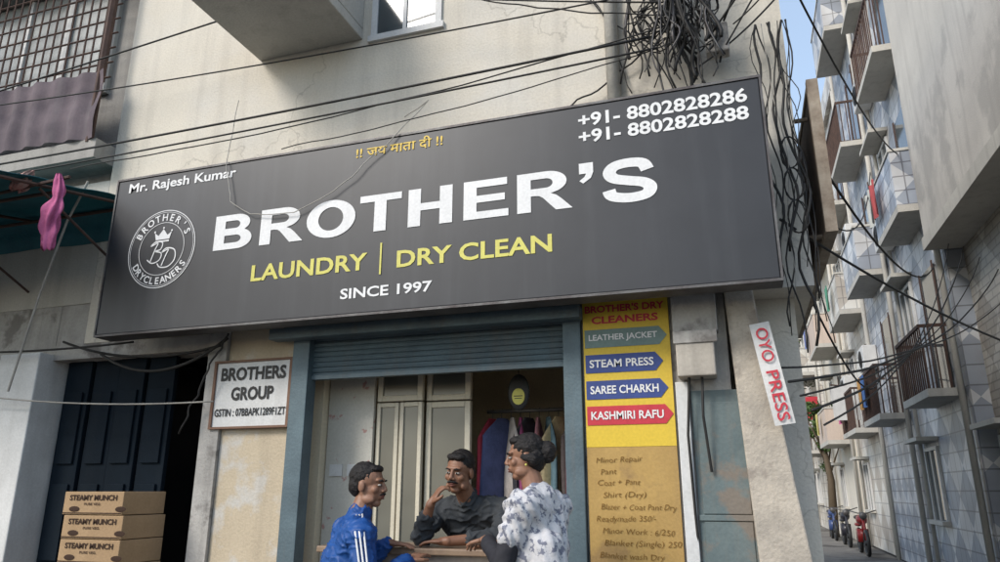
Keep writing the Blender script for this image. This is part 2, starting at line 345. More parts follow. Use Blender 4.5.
# neighbour building upper
nb=thing("neighbour_building","older grey building with grilled window and draped balcony","building",(-9,1,0))
n=B(); n.box(-14,-4.903,.0,.3,2.95,4.02); n.obj("wall",nb,[m_conc2])
n=B(); n.box(-14,-4.903,.1,.3,4.02,8); n.box(-14,-4.903,-.2,.1,4.15,4.32); n.box(-14,-4.903,-.2,.1,6.2,6.4); n.obj("upper_wall",nb,[m_nbr])
n=B(); NXC=260; vs=[]
for k in range(9):
    for i in range(NXC+1):
        x=-14+i*(9.08/NXC); t=k/8; vs.append((x,-.215-.018*math.sin(i*.9+1.5*noise.noise(V((x*1.5,t,0))))-.03*noise.noise(V((x*2,t*2,4))),4.97-.64*t+.02*math.sin(x*3)*(1 if k==8 else .3)))
n.add(vs,[(k*(NXC+1)+i,(k+1)*(NXC+1)+i,(k+1)*(NXC+1)+i+1,k*(NXC+1)+i+1) for k in range(8) for i in range(NXC)])
n.obj("balcony_cover",nb,[m_mar],label="faded mauve cloth draped over balcony rail",smooth=True)
n=B(); n.box(-6.9,-5.2,.06,.1,4.95,6.15,0)
for x in (-6.9,-6.35,-5.8,-5.26): n.box(x,x+.06,.03,.06,4.95,6.15,1)
n.obj("window",nb,[m_glassw,m_white])
n=B()
for k in range(20):
    x=-6.95+k*.1; n.tube([(x,-.1,4.93),(x,-.1,6.2)],.009,5)
for k in range(9):
    z=4.97+k*.15; n.tube([(-7.0,-.1,z),(-4.98,-.1,z)],.009,5)
n.tube([(-5.0,-.18,4.3),(-5.0,-.18,6.2)],.03,6)
n.obj("window_grille",nb,[m_rust])
# ------------------------------------------------------------------ awning
aw=thing("shop_awning","teal tarpaulin awning on a rusty iron frame","awning",(-6.6,-.7,3.5))
a=B(); nx=40; vs=[]
prof=[(-.01,3.47),(-.03,3.6),(-.08,3.72)]+[(-.08-1.42*t/11,3.75-.29*t/11) for t in range(1,12)]+[(-1.52,3.22)]
for j,(y,z) in enumerate(prof):
    for i in range(nx+1):
        x=-9.2+i*(4.70/nx); vs.append((x,y-.015*noise.noise(V((x*2,j*.4,9))),z+.035*noise.noise(V((x*1.7,y*2.5,3)))))
fs=[]
for j in range(len(prof)-1):
    for i in range(nx): k=j*(nx+1)+i; fs.append((k,k+1,k+nx+2,k+nx+1))
a.add(vs,fs)
o=a.obj("tarpaulin",aw,[m_tarp],smooth=True); md=o.modifiers.new("s",'SOLIDIFY'); md.thickness=.006
a=B()
for x in (-4.51,-5.6,-6.8,-8.0,-9.2): a.tube([(x,0,3.72),(x,-1.5,3.43)],.014,6); a.tube([(x,0,3.1),(x,-.9,3.52)],.010,6)
for y,z in ((-.1,3.69),(-.75,3.56),(-1.5,3.43)): a.tube([(-9.2,y,z),(-4.48,y,z)],.014,6)
a.tube([(-5.3,-.92,3.50),(-4.22,-.92,3.56)],.012,6)
a.obj("frame",aw,[m_rust])
def cloth(name,label,cat,top,bot,wd,mat,seed=0):
    c=B(); n=36; top=V(top);bot=V(bot)
    rings=[];K=34
    for k in range(K+1):
        t=k/K; p=top.lerp(bot,t); rr=wd*(.30+.70*min(1,t*2.5)**.8)*(1-.35*math.exp(-((t-.35)/.08)**2))*(1 if t<.75 else 1-.35*((t-.75)/.25)**2)
        for j in range(n):
            a_=2*math.pi*j/n; q=rr*(1+.26*math.sin(a_*6+t*4+seed)+.55*noise.noise(V((math.cos(a_)*1.6,math.sin(a_)*1.6+seed,t*5))))
            rings.append((p.x+q*math.cos(a_)+.02*math.sin(t*6+seed),p.y+q*math.sin(a_)*.6,p.z+.07*t*noise.noise(V((math.cos(a_)*2,math.sin(a_)*2,5+seed)))))
    fs=[(k*n+j,k*n+(j+1)%n,(k+1)*n+(j+1)%n,(k+1)*n+j) for k in range(K) for j in range(n)]
    c.add(rings,fs+[tuple(range(n)),tuple(range(K*n,K*n+n))]); return c.obj(name,None,[mat],label=label,cat=cat,smooth=True)
cloth("hanging_cloth","crumpled pink cloth tied to the awning frame","cloth",(-4.30,-.94,3.585),(-4.28,-.94,3.04),.060,m_pink)
cloth("hanging_cloth","small red and white rag tied to the awning pole","cloth",(-4.55,-.95,3.64),(-4.68,-.95,3.52),.06,pm("red_rag",(.5,.16,.14),(.5,.45,.4),s=14),3)
# ------------------------------------------------------------------ big sign
X0,X1,Z0,Z1,YS=-4.35,.25,2.57,3.756,-.40
sg=thing("shop_sign","large charcoal laundry sign board with white and yellow lettering","sign",(-2.05,-.3,2.57))
B().box(X0,X1,YS,YS+.14,Z0,Z1).obj("board",sg,[m_sign],bevel=.006)
f=B()
for (a_,b_,c_,d_) in ((X0-.012,X1+.012,Z0-.016,Z0-.001),(X0-.012,X1+.012,Z1+.001,Z1+.016)): f.box(a_,b_,YS-.006,YS+.15,c_,d_)
f.box(X0-.014,X0-.001,YS-.006,YS+.15,Z0,Z1); f.box(X1+.001,X1+.014,YS-.006,YS+.15,Z0,Z1)
for x in (-4.1,-3,-1.9,-.8,.1):
    f.tube([(x,YS+.14,3.0),(x,0,3.0)],.018,6); f.tube([(x,YS+.14,3.5),(x,0,3.5)],.018,6)
f.obj("frame",sg,[m_signe])
yt=YS-.004
line(sg,m_ltw,"BROTHER",-3.405,-.845,3.098,3.362,yt,label="bold white shop name lettering",hv=True)
line(sg,m_ltw,"'",-.80,-.715,3.245,3.375,yt,hv=True); line(sg,m_ltw,"S",-.665,-.35,3.092,3.368,yt,hv=True)
line(sg,m_lty,"LAUNDRY",-3.065,-2.19,2.85,2.965,yt,.022); line(sg,m_lty,"DRY CLEAN",-1.98,-.975,2.842,2.955,yt,.022)
B().box(-2.10,-2.088,yt-.001,yt,2.81,3.02).obj("divider_line",sg,[m_lty])
line(sg,m_ltw,"SINCE 1997",-2.37,-1.735,2.668,2.738,yt,.022)
line(sg,m_ltw,"Mr. Rajesh Kumar",-4.24,-3.28,3.625,3.722,yt,.022)
line(sg,m_lto,"!! \u091c\u092f \u092e\u093e\u0924\u093e \u0926\u0940 !!",-2.315,-1.687,3.64,3.728,yt,.012)
line(sg,m_ltw,"+91- 8802828286",-.795,.18,3.615,3.705,yt,.025); line(sg,m_ltw,"+91- 8802828288",-.795,.18,3.505,3.592,yt,.025)
em=B(); cx,cz=-3.86,3.17
def ring(b,cx,cz,R,t,y,n=72):
    vs=[]
    for i in range(n):
        w_=2*math.pi*i/n
        for q in (R-t,R): vs.append((cx+q*math.cos(w_),y,cz+q*math.sin(w_)))
    b.add(vs,[(2*i,(2*i+2)%(2*n),(2*i+3)%(2*n),2*i+1) for i in range(n)])
ring(em,cx,cz,.295,.006,yt); ring(em,cx,cz,.280,.003,yt); ring(em,cx,cz,.200,.004,yt)
def arc(b,s,R,a0,a1,h,top=True):
    n=len(s)
    for i,ch in enumerate(s):
        a_=math.radians(a0+(a1-a0)*i/(n-1)); 
        vs,fs=textmesh(ch,.02)
        if not vs: continue
        x_=[p[0] for p in vs]; mx=(min(x_)+max(x_))/2; sc=h/.70
        er=V((math.cos(a_),0,math.sin(a_))); et=V((math.sin(a_),0,-math.cos(a_)))
        if not top: er2=-er; et2=-et
        else: er2=er; et2=et
        O=V((cx,yt,cz))+er*R
        b.add([O+et2*((p[0]-mx)*sc)+er2*((p[1]-.35)*sc) for p in vs],fs)
arc(em,"BROTHER'S",.240,152,28,.052,True); arc(em,"DRYCLEANERS",.240,212,328,.050,False)
def poly(b,pts,t=.006,close=True):
    P=[V((p[0],yt,p[1])) for p in pts]
    K=len(P) if close else len(P)-1
    for i in range(K):
        p=P[i];q=P[(i+1)%len(P)]; d_=(q-p).normalized(); nn=V((-d_.z,0,d_.x))*t*.5; b.add([p-nn,q-nn,q+nn,p+nn],[(0,1,2,3)])
cr=[(-.06,.07),(-.075,.125),(-.04,.10),(0,.15),(.04,.10),(.075,.125),(.06,.07)]
em.add([(cx+x,yt,cz+z) for x,z in cr],[(0,1,2),(0,2,3),(0,3,6),(6,3,4),(6,4,5)]); em.box(cx-.06,cx+.06,yt-.0005,yt,cz+.05,cz+.062)
for x,z in ((-.075,.132),(0,.158),(.075,.132)): em.ell((cx+x,yt,cz+z),(.008,.001,.008),nu=8,nv=5)
def scr(pts,dx,dz,t=.009): poly(em,[(cx+dx+x,cz+dz+z) for x,z in curve2(pts)],t,False)
Bc=[(-.03,-.09),(0,0),(.02,.05),(-.04,.03),(0,.06),(.06,.05),(.05,0),(.0,-.01),(.06,-.03),(.05,-.08),(-.01,-.10),(-.06,-.07)]
Dc=[(-.03,-.08),(0,0),(.015,.04),(-.04,.02),(.0,.05),(.07,.03),(.08,-.04),(.03,-.09),(-.04,-.09),(-.07,-.06)]
scr(Bc,-.055,-.005); scr(Dc,.05,-.05)
em.obj("emblem",sg,[m_ltw],label="round white crown and monogram emblem")
# ------------------------------------------------------------------ notice
nt_=thing("notice_board","white notice board with brown frame and black lettering","notice",(-3.26,-.02,1.92))
b=B(); b.box(-3.56,-2.95,-.035,-.005,1.93,2.38); b.obj("panel",nt_,[m_white])
b=B(); 
for q in ((-3.58,-2.93,1.915,1.93),(-3.58,-2.93,2.38,2.395)): b.box(q[0],q[1],-.05,-.004,q[2],q[3])
b.box(-3.58,-3.56,-.048,-.004,1.93,2.38); b.box(-2.95,-2.93,-.048,-.004,1.93,2.38); b.obj("frame",nt_,[pm("brown_frame",(.22,.13,.09))])
line(nt_,m_black,"BROTHERS",-3.52,-2.98,2.25,2.345,-.039,.035); line(nt_,m_black,"GROUP",-3.42,-3.07,2.11,2.205,-.039,.035); line(nt_,m_black,"GSTIN : 07BBAPK1289F1ZT",-3.545,-2.962,2.0,2.055,-.039,.02)
# ------------------------------------------------------------------ rate board
rb=thing("rate_board","tall yellow service list board with handwritten gold lower part","sign",(-.63,-.03,.9))
B().box(-.885,-.37,-.03,0.0,1.745,2.66).obj("board",rb,[m_yel]); B().box(-.885,-.37,-.028,0.0,.9,1.744).obj("rate_list",rb,[m_gold])
y=-.034
line(rb,m_red,"8802828286",-.86,-.53,2.612,2.655,y,.02); line(rb,m_red,"BROTHER'S DRY",-.87,-.39,2.545,2.592,y,.035); line(rb,m_red,"CLEANERS",-.83,-.43,2.475,2.522,y,.035)
def band(z,mat,txt,w=.0):
    b=B(); h=.055
    b.add([(-.875,y,z-h),(-.46+w,y,z-h),(-.415+w,y,z),(-.46+w,y,z+h),(-.875,y,z+h)],[(0,1,2,3,4)])
    o=b.obj("service_band",rb,[mat]); q=B().text(txt,-.85,-.47+w,z-.024,z+.024,y-.004,bold=.02).obj("lettering",o,[m_ltw])
band(2.385,m_teal,"LEATHER JACKET",.03); band(2.232,m_blue,"STEAM PRESS",.0); band(2.075,m_blue,"SAREE CHARKH",.02); band(1.925,m_red,"KASHMIRI RAFU",.04)
random.seed(21)
for i,t in enumerate(["Minor Repair","Pant","Coat + Pant","Shirt (Dry)","Blazer + Coat Pant Dry","Readymade 350/-","Minor Work : 6/250","Blanket (Single) 250","Blanket wash Dry","(Saree) Roll Press","Delivery 24 Hrs"]):
    b=B(); z=1.67-i*.064; wv=min(.42,len(t)*.022); x=-.84+.05*random.random(); sl=random.uniform(-.03,.05)
    vs,fs=textmesh(t,-.006); a0=min(p[0] for p in vs); b0=max(p[0] for p in vs); k_=wv/(b0-a0)
    out=[]
    for p in vs:
        X=(p[0]-a0)*k_; jz=.006*noise.noise(V((X*28,i*3.3,1))); jx=.005*noise.noise(V((X*20,i*2.1,7+p[1])))
        out.append(V((x+X+jx+.010*p[1],-.0325,z+p[1]*.044+jz+X*sl-.014)))
    b.add(out,fs); b.obj("handwriting",rb,[m_hand])
# ------------------------------------------------------------------ meter boxes etc
mt=thing("meter_box","dusty beige electricity meter box fixed to the wall","meter box",(-.24,-.1,2.1))
b=B(); b.box(-.33,-.12,-.16,-.002,2.115,2.36); b.obj("case",mt,[pm("beige_box",(.50,.46,.40),(.41,.37,.32),s=6,streak=.5)],bevel=.008)
b=B(); b.box(-.34,-.10,-.17,-.162,2.30,2.37); b.box(-.345,-.095,-.10,-.004,2.38,2.62); b.obj("cover",mt,[m_colg],bevel=.005)
b=B(); b.tube([(-.20,-.1,2.12),(-.21,-.1,1.9),(-.19,-.05,1.6)],.008,6); b.tube([(-.27,-.1,2.12),(-.3,-.08,1.8),(-.29,-.04,1.2)],.008,6); b.obj("cable",mt,[m_wire])
b=B(); b.box(-.275,.02,-.02,.0,.02,2.05)
for z0,z1 in ((.1,.7),(.74,1.34),(1.38,1.98)): b.box(-.25,-.0,-.028,-.0205,z0,z1)
for z in (.72,1.36): b.box(-.275,.02,-.034,-.0205,z-.015,z+.015)
b.obj("side_door",None,[m_shut2],label="flat grey green metal door panel beside the pillar",cat="door",bevel=.003)
B().box(-.355,-.285,-.05,.0,.0,2.1).obj("door_post",None,[m_white],label="white painted post beside the rate board",cat="post",bevel=.004)
bn=thing("hanging_banner","narrow white banner with red lettering tied to the pillar","banner",(.13,-.12,1.8))
O=V((.075,-.14,2.385)); ex=V((.985,-.02,.13)).normalized(); ez=V((-.145,0,.989)).normalized()
b=B(); P=lambda u,v: O+ex*u+ez*v
K=10; vs=[]
for k in range(K+1):
    for q in (0,.105): p=P(q,-.56*k/K); vs.append(p+V((0,-.005*math.sin(k*.9+q*20),0)))
b.add(vs,[(2*k+1,2*k,2*k+2,2*k+3) for k in range(K)]); b.obj("cloth",bn,[m_white],smooth=True)
nrm=V((0,-.012,0))
for tx,a0,a1 in (("OYO",.03,.22),("PRESS",.27,.54)):
    B().text(tx,a0,a1,.022,.086,0,bold=.01,O=O+nrm,ex=-ez,ez=ex).obj("lettering",bn,[m_red])
ss=thing("side_sign","weathered rusty framed sign board fixed along the lane wall","sign",(.57,1.5,2.95))
B().box(.56,.60,.05,3.2,2.97,3.88).obj("board",ss,[pm("sign_back",(.22,.17,.14),(.13,.10,.085),s=5,streak=.6)])
f=B(); f.box(.545,.61,.0,.05,2.93,3.92); f.box(.55,.61,.05,3.2,2.93,2.968); f.box(.55,.61,.05,3.2,3.882,3.92)
for yy in (.3,1.5,2.9): f.tube([(.45,yy,3.0),(.56,yy,3.0)],.015,6); f.tube([(.45,yy,3.8),(.56,yy,3.8)],.015,6)
f.obj("frame",ss,[pm("cream_edge",(.40,.34,.27),(.20,.15,.11),s=8,streak=.5)])
# ------------------------------------------------------------------ cartons
random.seed(4)
for k in range(10):
    z=.0+k*.150; dx=random.uniform(-.018,.018)
    t=thing("food_carton","brown printed snack carton in a stack","carton",(-4.1,-.25,z),group="stacked food cartons")
    q=B(); q.box(-4.36+dx,-3.86+dx,-.42,-.05,z+.001,z+.146); q.obj("carton",t,[m_card],bevel=.004)
    yy=-.424
    line(t,m_cardt,"STEAMY MUNCH",-4.31+dx,-3.91+dx,z+.09,z+.126,yy,.03); line(t,m_cardt,"PURE VEG.",-4.18+dx,-4.04+dx,z+.060,z+.076,yy,.02)
    l=B(); l.box(-4.355+dx,-3.865+dx,yy+.001,yy+.002,z+.008,z+.014)
    for e in (-4.36,-3.97): l.ell((e+.10+dx,yy+.001,z+.036),(.045,.0015,.018),nu=12,nv=6,m=0)
    l.obj("printed_pattern",t,[m_cardt])
# ------------------------------------------------------------------ counter and interior
ct=thing("counter","laminate shop counter with a worn wooden top","counter",(-1.75,-.25,0))
B().box(-2.35,-1.18,-.42,-.06,.0,1.165).obj("cabinet",ct,[m_lam],bevel=.004)
B().box(-2.38,-1.15,-.47,-.02,1.166,1.2).obj("top",ct,[m_wood],bevel=.006)
B().box(-1.14,-.45,-1.0,-.02,0,.12).obj("entrance_step",None,[m_pave],label="low concrete step in front of the shop",cat="step",bevel=.01)
gd=thing("glass_partition","cream aluminium framed glass door and partition","door",(-2.2,.35,.15))
f=B(); g=B()
def pane(x0,x1,y0,z0,z1,t=.04):
    f.box(x0,x0+t,y0,y0+.04,z0,z1); f.box(x1-t,x1,y0,y0+.04,z0,z1); f.box(x0+t,x1-t,y0,y0+.04,z0,z0+t); f.box(x0+t,x1-t,y0,y0+.04,z1-t,z1)
    g.box(x0+t,x1-t,y0+.015,y0+.022,z0+t,z1-t)
pane(-2.47,-2.30,.35,.15,2.10,.03); pane(-2.29,-2.12,.35,.15,2.10,.03); pane(-2.47,-2.12,.35,2.11,2.5); pane(-2.11,-1.78,.40,.15,1.35); pane(-2.11,-1.78,.40,1.36,2.10); pane(-2.11,-1.78,.40,2.11,2.5)
f.obj("frame",gd,[m_crm],bevel=.004); g.obj("glass",gd,[m_glassl])
f=B(); f.box(-1.83,-1.80,.36,.40,1.25,1.5); f.obj("handle",gd,[m_signe])
fp=pm("floral_panel",(.60,.58,.52),(.53,.51,.45),s=3,patch=(.46,.28,.25),patchs=9,ps=(.62,.66),bump=0)
b=B(); b.box(-2.84,-2.48,.32,.35,.15,2.5); b.obj("floral_partition",None,[fp],label="pale interior partition panel with a faint floral print",cat="partition")
for i in range(2):
    b=B(); b.box(-2.80+i*.14,-2.70+i*.14,.308,.318,1.60,1.68,0); b.obj("paper_notice",None,[m_white],label="small white paper notice stuck on the partition",cat="notice",group="paper notices")
rl=B(); rl.tube([(-1.76,.70,2.05),(-.97,.70,2.05)],.013,8); rl.obj("clothes_rail",None,[m_signe],label="steel clothes rail holding pressed garments",cat="rail",smooth=True)
gc=[(.45,.05,.08),(.10,.12,.25),(.6,.55,.52),(.35,.08,.2),(.05,.05,.06),(.6,.28,.32),(.15,.25,.3),(.6,.5,.3),(.3,.03,.05),(.12,.1,.1),(.65,.6,.58)]
for i,c in enumerate(gc):
    x=-1.72+i*.070; m=pm("garment_cloth_%d"%i,c,tuple(v*.6 for v in c),s=9,rough=.9,bump=.4)
    g=B(); K=14;n=12; L=.55+.3*random.random(); rings=[]; rz=random.uniform(-.6,.6)
    for k in range(K+1):
        t=k/K; z=2.0-L*t; wdt=(.05+.15*min(1,t*5)) ; th=.012+.022*min(1,t*3)
        for j in range(n):
            a_=2*math.pi*j/n; fo=1+.3*math.sin(a_*3+i+t*3)
            px,py=th*fo*math.cos(a_),wdt*math.sin(a_)
            rings.append((x+px*math.cos(rz)-py*math.sin(rz)+.01*math.sin(i+t*4),.70+px*math.sin(rz)+py*math.cos(rz),z))
    g.add(rings,[(k*n+j,k*n+(j+1)%n,(k+1)*n+(j+1)%n,(k+1)*n+j) for k in range(K) for j in range(n)]+[tuple(range(n)),tuple(range(K*n,K*n+n))])
    t_=thing("hanging_garment","pressed garment hanging on the clothes rail","garment",(x,.70,2.0-L),group="garments on the rail")
    g.obj("garment",t_,[m],smooth=True); h=B(); h.tube([(x,.70,2.0),(x,.70,2.03),(x,.715,2.068),(x,.725,2.05)],.003,5); h.obj("hanger_hook",t_,[m_signe])
b=thing("hanging_card","dark round hanging card with a yellow disc","sign",(-1.40,.3,2.0))
q=B(); q.ell((-1.40,.305,2.13),(.075,.012,.12),nu=24,nv=12); q.obj("card",b,[m_black],smooth=True); q=B(); q.ell((-1.40,.293,2.10),(.045,.004,.055),nu=20,nv=8); q.obj("disc",b,[m_lty],smooth=True)
q=B(); q.box(-1.43,-1.37,.2885,.2895,2.10,2.106); q.box(-1.425,-1.375,.2885,.2895,2.085,2.09); q.obj("printed_mark",b,[m_black])
q=B(); q.tube([(-1.40,.305,2.24),(-1.40,.305,2.69)],.003,5); q.obj("string",b,[m_black])
q=B(); q.box(-1.28,-1.08,1.58,1.595,2.0,2.3,0); q.box(-1.26,-1.10,1.575,1.58,2.02,2.28,1); q.obj("wall_picture",None,[m_crm,pm("red_print_picture",(.4,.12,.08),(.5,.4,.2),s=14)],label="small framed reddish devotional picture on the back wall",cat="picture")
# ------------------------------------------------------------------ wires
def sag(p,q,s,n=24,j=0.0):
    p=V(p);q=V(q); return [p.lerp(q,i/n)+V((j*noise.noise(V((i*.4,p.x,1))),0,-s*4*(i/n)*(1-i/n)+j*noise.noise(V((i*.35,p.z*3,5))))) for i in range(n+1)]
def wire(p,q,s,r=.008,m=None,j=0.0,lab="black overhead cable strung between buildings"):
    b=B(); b.tube(sag(p,q,s,j=j),r,6); b.obj("overhead_cable",None,[m or m_wire],label=lab,cat="cable",smooth=True,group="overhead cables")
wire((-.35,-.3,4.22),(-9,-.35,4.2),.06,.009); wire((-.3,-.32,4.12),(-9,-.5,3.95),.05,.007); wire((-.25,-.3,4.45),(-2.6,-.3,5.1),.02,.006)
wire((-9,-.4,4.6),(.3,-.3,5.5),.05,.008); wire((.1,-.2,4.3),(.9,-1.2,5.6),.02,.007); wire((.0,-.2,4.2),(1.4,-1.2,5.6),.05,.007); wire((-.3,-.25,4.6),(.6,-.8,4.9),.05,.006)
wire((-.1,-.2,4.0),(.55,-.1,4.6),.05,.006)
wire((-.2,-.28,4.3),(-5.0,-.3,4.02),.10,.005,j=.02); wire((-.2,-.3,4.35),(-1.9,-.4,4.9),.06,.005,j=.02); wire((-.15,-.3,4.5),(-1.2,-.5,5.4),.05,.006); wire((-.4,-.05,4.3),(-1.5,-.05,3.85),.12,.006,j=.04)
wire((.05,-.3,4.5),(.45,-1.4,4.9),.03,.006); wire((-.1,-.3,4.7),(.9,-.9,4.75),.05,.009); wire((.1,-.25,4.1),(.8,-.4,5.2),.02,.006)
wire((-.05,-.35,4.4),(.5,-1.9,4.6),.04,.005); wire((.15,-.3,4.2),(.7,-.6,4.7),.08,.005); wire((-.2,-.3,4.6),(-.9,-1.4,5.2),.04,.006); wire((-9,-.5,4.9),(-.2,-.3,4.55),.12,.006)
wire((-.3,-.04,4.25),(-1.3,-.04,5.6),.10,.005,j=.05); wire((-.5,-.04,4.0),(-1.05,-.04,5.9),-.06,.004,j=.05); wire((-.2,-.3,4.15),(-2.9,-.42,3.80),.05,.004,j=.02)
for i in range(5): wire((.2+.05*i,-.1,2.15-.08*i),(3.3,5.6+.6*i,3.9+.35*i),.25+.05*i,.006+.002*(i%2),j=.01)
wire((.3,-.1,3.0),(3.3,3.5,2.5),.2,.008); wire((.62,.5,3.6),(3.3,9,5.2),.5,.01); wire((.62,1.5,3.7),(3.1,12,8.2),.7,.01); wire((.62,2.5,3.3),(3.1,14,4.2),.7,.012)
wire((.45,.2,5.2),(3.2,9.5,7.4),.4,.01)
wire((-3.5,-.12,2.1),(-6.5,-.3,2.35),.08,.006,m_wireg,lab="pale cable drooping across the dark shop")
wire((-4.2,-.2,2.55),(-6.5,-.3,2.6),.04,.008); wire((-3.45,-.1,2.55),(-4.6,-.1,2.5),.18,.012,lab="thick black cable looping below the sign"); wire((-3.5,-.1,2.5),(-5,-.1,2.62),.10,.01); wire((-3.4,-.15,2.56),(-3.75,-.12,1.9),-.05,.007,j=.03)
b=B(); b.tube([(-4.55,-.5,3.75),(-4.72,-.48,3.45),(-4.9,-.45,2.9),(-5.1,-.4,2.2)],.009,6); b.obj("overhead_cable",None,[m_wireg],label="grey cable hanging down beside the awning",cat="cable",group="overhead cables")
pts=[(-3.5,-.2,4.4),(-3.35,-.43,3.75),(-3.28,-.43,3.45),(-3.1,-.43,3.32),(-2.75,-.43,3.30),(-2.45,-.43,3.42),(-2.2,-.43,3.60),(-2.0,-.42,3.78),(-1.85,-.3,4.05),(-2.1,-.2,4.0)]
b=B(); P2=[]
for i in range(len(pts)-1):
    for k in range(6):
        t=k/6; p=V(pts[i]).lerp(V(pts[i+1]),t); P2.append(p+V((.015*noise.noise(p*9),0,.03*noise.noise(p*6+V((4,0,0))))))
b.tube(P2,.0035,5); b.obj("string_light_cable",None,[m_wireg],label="thin pale string wire draped across the sign",cat="cable")
random.seed(3)
for g_ in range(3):
    b=B()
    for i in range(17):
        x0=random.uniform(-.46,-.05)+.10*g_; p=V((x0+random.uniform(-.1,.1),-.12-.1*g_,random.uniform(3.80,4.25))); q=V((x0*.5-.15+random.uniform(-.12,.16),-.15-.08*g_,random.uniform(4.8,6.2)))
        L_=[]
        for k in range(27):
            t=k/26; pp=p.lerp(q,t); s_=.14; L_.append(pp+V((s_*noise.noise(V((k*.17,i*3.1,g_))),s_*.5*noise.noise(V((k*.2,i*2.1,7+g_))),.03*noise.noise(V((k*.3,i,3))))))
        b.tube(L_,random.choice([.004,.005,.007,.012]),5,m=random.choice([0,0,0,1]))
    for i in range(4):
        c=V((random.uniform(-.42,.05),-.2,random.uniform(4.1,4.6))); R_=random.uniform(.05,.11); L_=[]
        for k in range(34):
            a_=k*.4; rr=R_*(1+.45*noise.noise(V((k*.2,i,g_)))); L_.append(c+V((rr*math.cos(a_),.03*math.sin(k*1.3),rr*1.3*math.sin(a_)+.002*k)))
        b.tube(L_,.005,5)
    b.obj("cable_tangle",None,[m_wire,m_signe],label="dense tangle of black cables on the wall above the sign",cat="cable tangle",smooth=True,group="cable tangles")
b=B()
for i in range(12):
    L_=[]; zz=random.uniform(2.2,2.9); x0=random.uniform(.28,.5)
    for k in range(24):
        t=k/23; L_.append(V((x0+.10*noise.noise(V((k*.20,i*2.7,2))),-.10+.05*noise.noise(V((k*.3,i,8))),4.3+(zz-4.3)*t)))
    b.tube(L_,random.choice([.003,.005,.008]),5,m=random.choice([0,0,1]))
for i in range(3):
    c=V((.40,-.12,3.4-.2*i)); b.tube([c+V((.05*math.cos(k*.5)*(1+.2*math.sin(k*.37)),.02*math.sin(k),.10*math.sin(k*.5))) for k in range(26)],.004,5)
b.obj("cable_tangle",None,[m_wire,m_wireg],label="black and grey cables dangling at the building corner",cat="cable tangle",smooth=True,group="cable tangles")
jb=B(); jb.box(-.02,.12,-.2,-.1,4.1,4.3); jb.obj("junction_box",None,[m_colg],label="grey cable junction box in the wire tangle",cat="junction box",bevel=.01)
# ------------------------------------------------------------------ lane buildings
def win(t,xf,wy,z,wid=.85):
    q=B(); q.box(xf-.02,xf-.002,wy,wy+wid,z+1.0,z+2.2,0)
    for yy in (wy-.05,wy+wid*.5-.02,wy+wid): q.box(xf-.05,xf-.003,yy,yy+.05,z+1.0,z+2.2,1)
    q.box(xf-.05,xf-.003,wy-.05,wy+wid+.05,z+2.2,z+2.26,1); q.box(xf-.14,xf-.003,wy-.1,wy+wid+.1,z+.93,z+.998,2); q.box(xf-.35,xf-.003,wy-.15,wy+wid+.15,z+2.35,z+2.42,2)
    q.obj("window",t,[m_glassd,m_white,m_conc2])
def lane_building(xf,y0,y1,h,wall,label,bal=.55,bw=.5,rail=None,par=None,plain=None):
    t=thing("lane_building",label,"building",(xf+2,(y0+y1)/2,0))
    b=B(); b.box(xf,xf+5,y0,y1,0,h); b.obj("wall",t,[wall])
    b=B(); b.box(xf-.12,xf+5.1,y0+.003,y1-.003,h+.002,h+.12); b.box(xf-.05,xf+.1,y0+.003,y1-.003,h+.12,h+.9); b.obj("roof_parapet",t,[par or m_conc2])
    nf=int(h/3.0); L=y1-y0
    for k in range(nf):
        z=3.0*k
        if k>0 and bal>0:
            by0=y0+.06*L; by1=by0+bw*L
            q=B(); q.box(xf-bal,xf-.002,by0,by1,z-.12,z)
            if (rail=='mix' and k%2) or rail=='iron':
                q.box(xf-bal,xf-bal+.04,by0,by1,z+.95,z+1.0,1)
                n=int((by1-by0)/.13)
                for i in range(n+1): q.box(xf-bal+.01,xf-bal+.03,by0+i*(by1-by0-.02)/n,by0+i*(by1-by0-.02)/n+.02,z,z+.95,1)
                for yy in (by0,by1-.03):
                    q.box(xf-bal+.04,xf-.002,yy,yy+.03,z+.95,z+1.0,1)
                    for i in range(4): q.box(xf-bal+.12*i+.08,xf-bal+.12*i+.10,yy,yy+.02,z,z+.95,1)
            else:
                q.box(xf-bal,xf-bal+.1,by0,by1,z,z+.95,2); q.box(xf-bal+.1,xf-.002,by0,by0+.1,z,z+.95,2); q.box(xf-bal+.1,xf-.002,by1-.1,by1,z,z+.95,2); q.box(xf-bal-.02,xf-.002,by0-.02,by1+.02,z+.952,z+1.0,0)
            q.obj("balcony",t,[m_conc2,m_rust,par or wall])
            q=B(); q.box(xf-.03,xf-.002,by0+.5,by0+1.4,z+.003,z+2.1,0); q.box(xf-.05,xf-.031,by0+.45,by0+.5,z+.003,z+2.15,1); q.box(xf-.05,xf-.031,by0+1.4,by0+1.45,z+.003,z+2.15,1); q.obj("balcony_door",t,[m_glassd,m_rust])
        if plain and z+3>plain: continue
        wy=y0+((.06+bw)*L if bal>0 else 0)+.35
        while wy+.9<y1:
            win(t,xf,wy,z); wy+=1.7
    q=B(); q.tube([(xf-.07,y0+.15,0),(xf-.07,y0+.15,h)],.05,8); q.obj("drain_pipe",t,[m_conc2],smooth=True)
    if bal>0: q=B(); q.tube([(xf-.07,y1-.3,0),(xf-.07,y1-.3,h)],.04,8); q.obj("drain_pipe",t,[m_conc2],smooth=True)
    return t
t=lane_building(3.45,3.2,8.0,16,m_tileB,"lane building with plain weathered overhanging upper storeys",bal=0,plain=5.2,par=m_conc2)
q=B(); q.box(2.95,3.447,3.2,8.0,5.3,15.9); q.obj("overhang",t,[m_conc]); 
